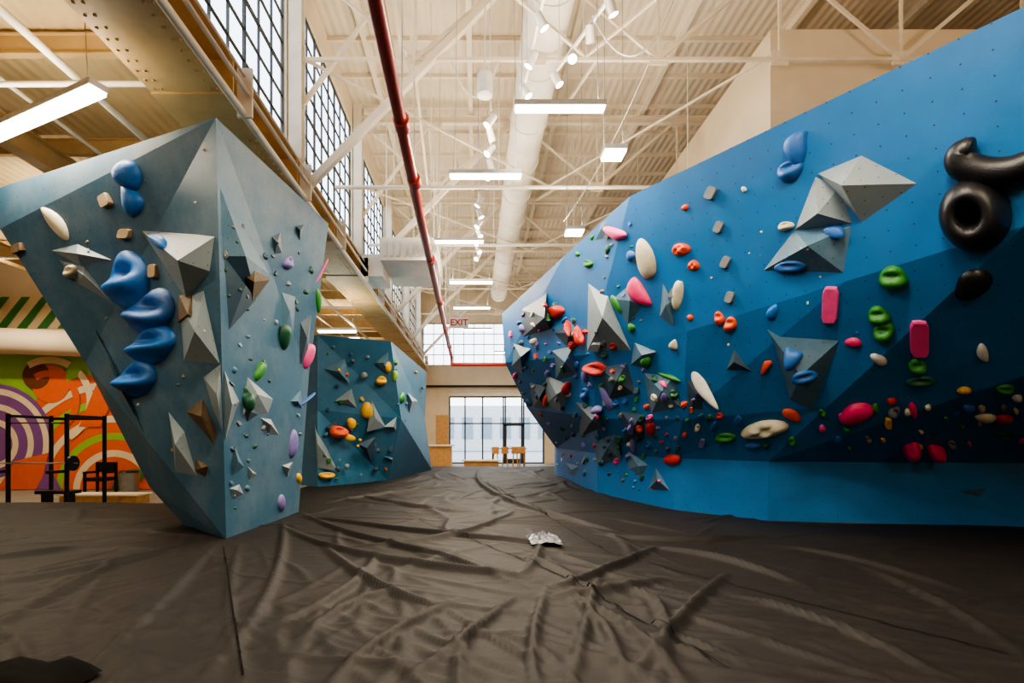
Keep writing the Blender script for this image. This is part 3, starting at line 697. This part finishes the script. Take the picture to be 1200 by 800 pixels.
m.obj('wall_mural_painting')
m=MB(); m.cyl((XL+.1,15.2,4.2),(-9.9,15.2,3.9),.38,'wallc',20); m.obj('round_duct')

m=MB()
def up(x,y,h=2.15): m.box(x-.03,x+.03,y-.03,y+.03,FZ,FZ+h,'blackm')
xa,xb=-10.0,-8.75; ya,yb=10.9,12.0
for x in(xa,xb):
    for y in(ya,yb): up(x,y)
    m.box(x-.03,x+.03,ya,yb,FZ,FZ+.06,'blackm'); m.box(x-.03,x+.03,ya,yb,FZ+2.07,FZ+2.13,'blackm'); m.box(x-.03,x+.03,ya-.5,ya,FZ+.9,FZ+.96,'blackm')
m.box(xa,xb,yb-.03,yb+.03,FZ+2.05,FZ+2.11,'blackm'); m.cyl((xa,ya,FZ+1.95),(xb,ya,FZ+1.95),.015,'blackm')
m.cyl((xa-.45,ya-.1,FZ+1.1),(xb+.3,ya-.1,FZ+1.1),.015,'tin'); 
for x in (xa-.3,xb+.2): m.cyl((x-.03,ya-.1,FZ+1.1),(x+.03,ya-.1,FZ+1.1),.16,'blackm',20)
m.obj('squat_rack')
m=MB(); m.box(-9.7,-8.9,11.2,11.5,FZ+.4,FZ+.47,'blackm'); m.box(-9.6,-9.5,11.25,11.45,FZ,FZ+.4,'blackm'); m.box(-9.1,-9.0,11.25,11.45,FZ,FZ+.4,'blackm'); m.obj('weight_bench')
def chair(x,y):
    m=MB(); z=FZ
    for dx in(-.28,.28):
        for dy in(-.25,.25): m.box(x+dx-.03,x+dx+.03,y+dy-.03,y+dy+.03,z,z+(.9 if dy>0 else .6),'blackm')
        m.box(x+dx-.04,x+dx+.04,y-.28,y+.28,z+.58,z+.64,'blackm')
    m.box(x-.3,x+.3,y-.28,y+.28,z+.36,z+.46,'blackm'); m.box(x-.3,x+.3,y+.22,y+.28,z+.6,z+.9,'blackm'); m.obj('black_armchair')
chair(-11.2,15.2)
m=MB(); c=(-10.35,15.2); m.cyl((c[0],c[1],FZ),(c[0],c[1],FZ+.6),.24,'tin',24,.27); m.cyl((c[0],c[1],FZ+.6),(c[0],c[1],FZ+.66),.28,'blackm',24,.22); m.obj('trash_can')
m=MB(); m.box(-10.3,-8.4,12.6,13.1,FZ,FZ+.2,'wood'); m.box(-10.35,-8.35,12.55,13.15,FZ+.2,FZ+.24,'wallc'); m.obj('low_wooden_platform')

m=MB(); m.box(-2.6,-1.3,25,26,FZ,.75,'wood'); m.box(-2.7,-1.2,24.9,26.1,.75,.82,'wallc'); m.box(-2.3,-1.6,28,28.2,FZ,2.4,'wood'); m.obj('reception_desk')
m=MB(); m.box(-.6,.9,22.2,22.8,FZ,.15,'wood'); m.box(-.7,1,22.1,22.9,.15,.2,'wallc'); m.obj('storage_bench')
for x,y in ((.9,26),(1.4,26.4),(1.9,26),(2.3,26.6)):
    m=MB(); z=FZ+.8; m.cyl((x,y,z),(x,y,z+.06),.2,'wood',16); m.box(x-.18,x+.18,y+.14,y+.18,z+.06,z+.35,'wood')
    for a in range(4):
        t=a*1.57+.78; m.cyl((x+.12*math.cos(t),y+.12*math.sin(t),z),(x+.2*math.cos(t),y+.2*math.sin(t),FZ),.025,'wood',8)
    m.obj('bar_stool')
m=MB(); m.box(.7,2.6,27.2,27.9,FZ+1.0,FZ+1.06,'wood')
for x in(.8,2.5):
    for y in(27.3,27.8): m.box(x-.03,x+.03,y-.03,y+.03,FZ,FZ+1,'blackm')
m.obj('high_table')
e2=bpy.data.objects.new('exit_sign',None); S.collection.objects.link(e2)
m=MB(); c=W(538,378,20); m.box(c.x-.36,c.x+.36,20,20.06,c.z-.2,c.z+.2,'steelw'); m.cyl((c.x,20.03,c.z+.2),(c.x,20.03,ZC),.012,'steel',6); m.obj('body',e2)
tx=bpy.data.curves.new('exit_text','FONT'); tx.body='EXIT'; tx.size=.34; tx.align_x='CENTER'; tx.align_y='CENTER'; tx.extrude=.004; tx.offset=.006
to=bpy.data.objects.new('exit_text',tx); S.collection.objects.link(to); to.location=(c.x,19.99,c.z); to.rotation_euler=(math.pi/2,0,0); to.parent=e2; tx.materials.append(M['red'])

m=MB(); m.box(-60,60,YE+.4,90,FZ-.3,FZ-.1,'asph'); m.obj('street_pavement')
m=MB(); m.box(-20,25,62,64,FZ,5,'brick')
for i in range(18):
    x=-18+i*2.3; m.box(x,x+1.3,61.9,62.02,1,3.6,'glassd')
m.obj('neighbouring_building')

# ------------------------------------------------------------ world: bright overcast sky with soft gradient
w=bpy.data.worlds.new('world'); S.world=w; w.use_nodes=True; nt=w.node_tree; bg=nt.nodes['Background']
tc=nt.nodes.new('ShaderNodeTexCoord'); sp=nt.nodes.new('ShaderNodeSeparateXYZ'); nt.links.new(tc.outputs['Generated'],sp.inputs[0])
rp=nt.nodes.new('ShaderNodeValToRGB'); rp.color_ramp.elements[0].color=(.95,.97,1,1); rp.color_ramp.elements[1].color=(.6,.78,1,1)
nt.links.new(sp.outputs['Z'],rp.inputs['Fac']); nt.links.new(rp.outputs['Color'],bg.inputs['Color']); bg.inputs['Strength'].default_value=4.2
try:
    S.view_settings.view_transform='AgX'; S.view_settings.look='AgX - Medium High Contrast'
except Exception as ex: print(ex)
S.view_settings.exposure=.15
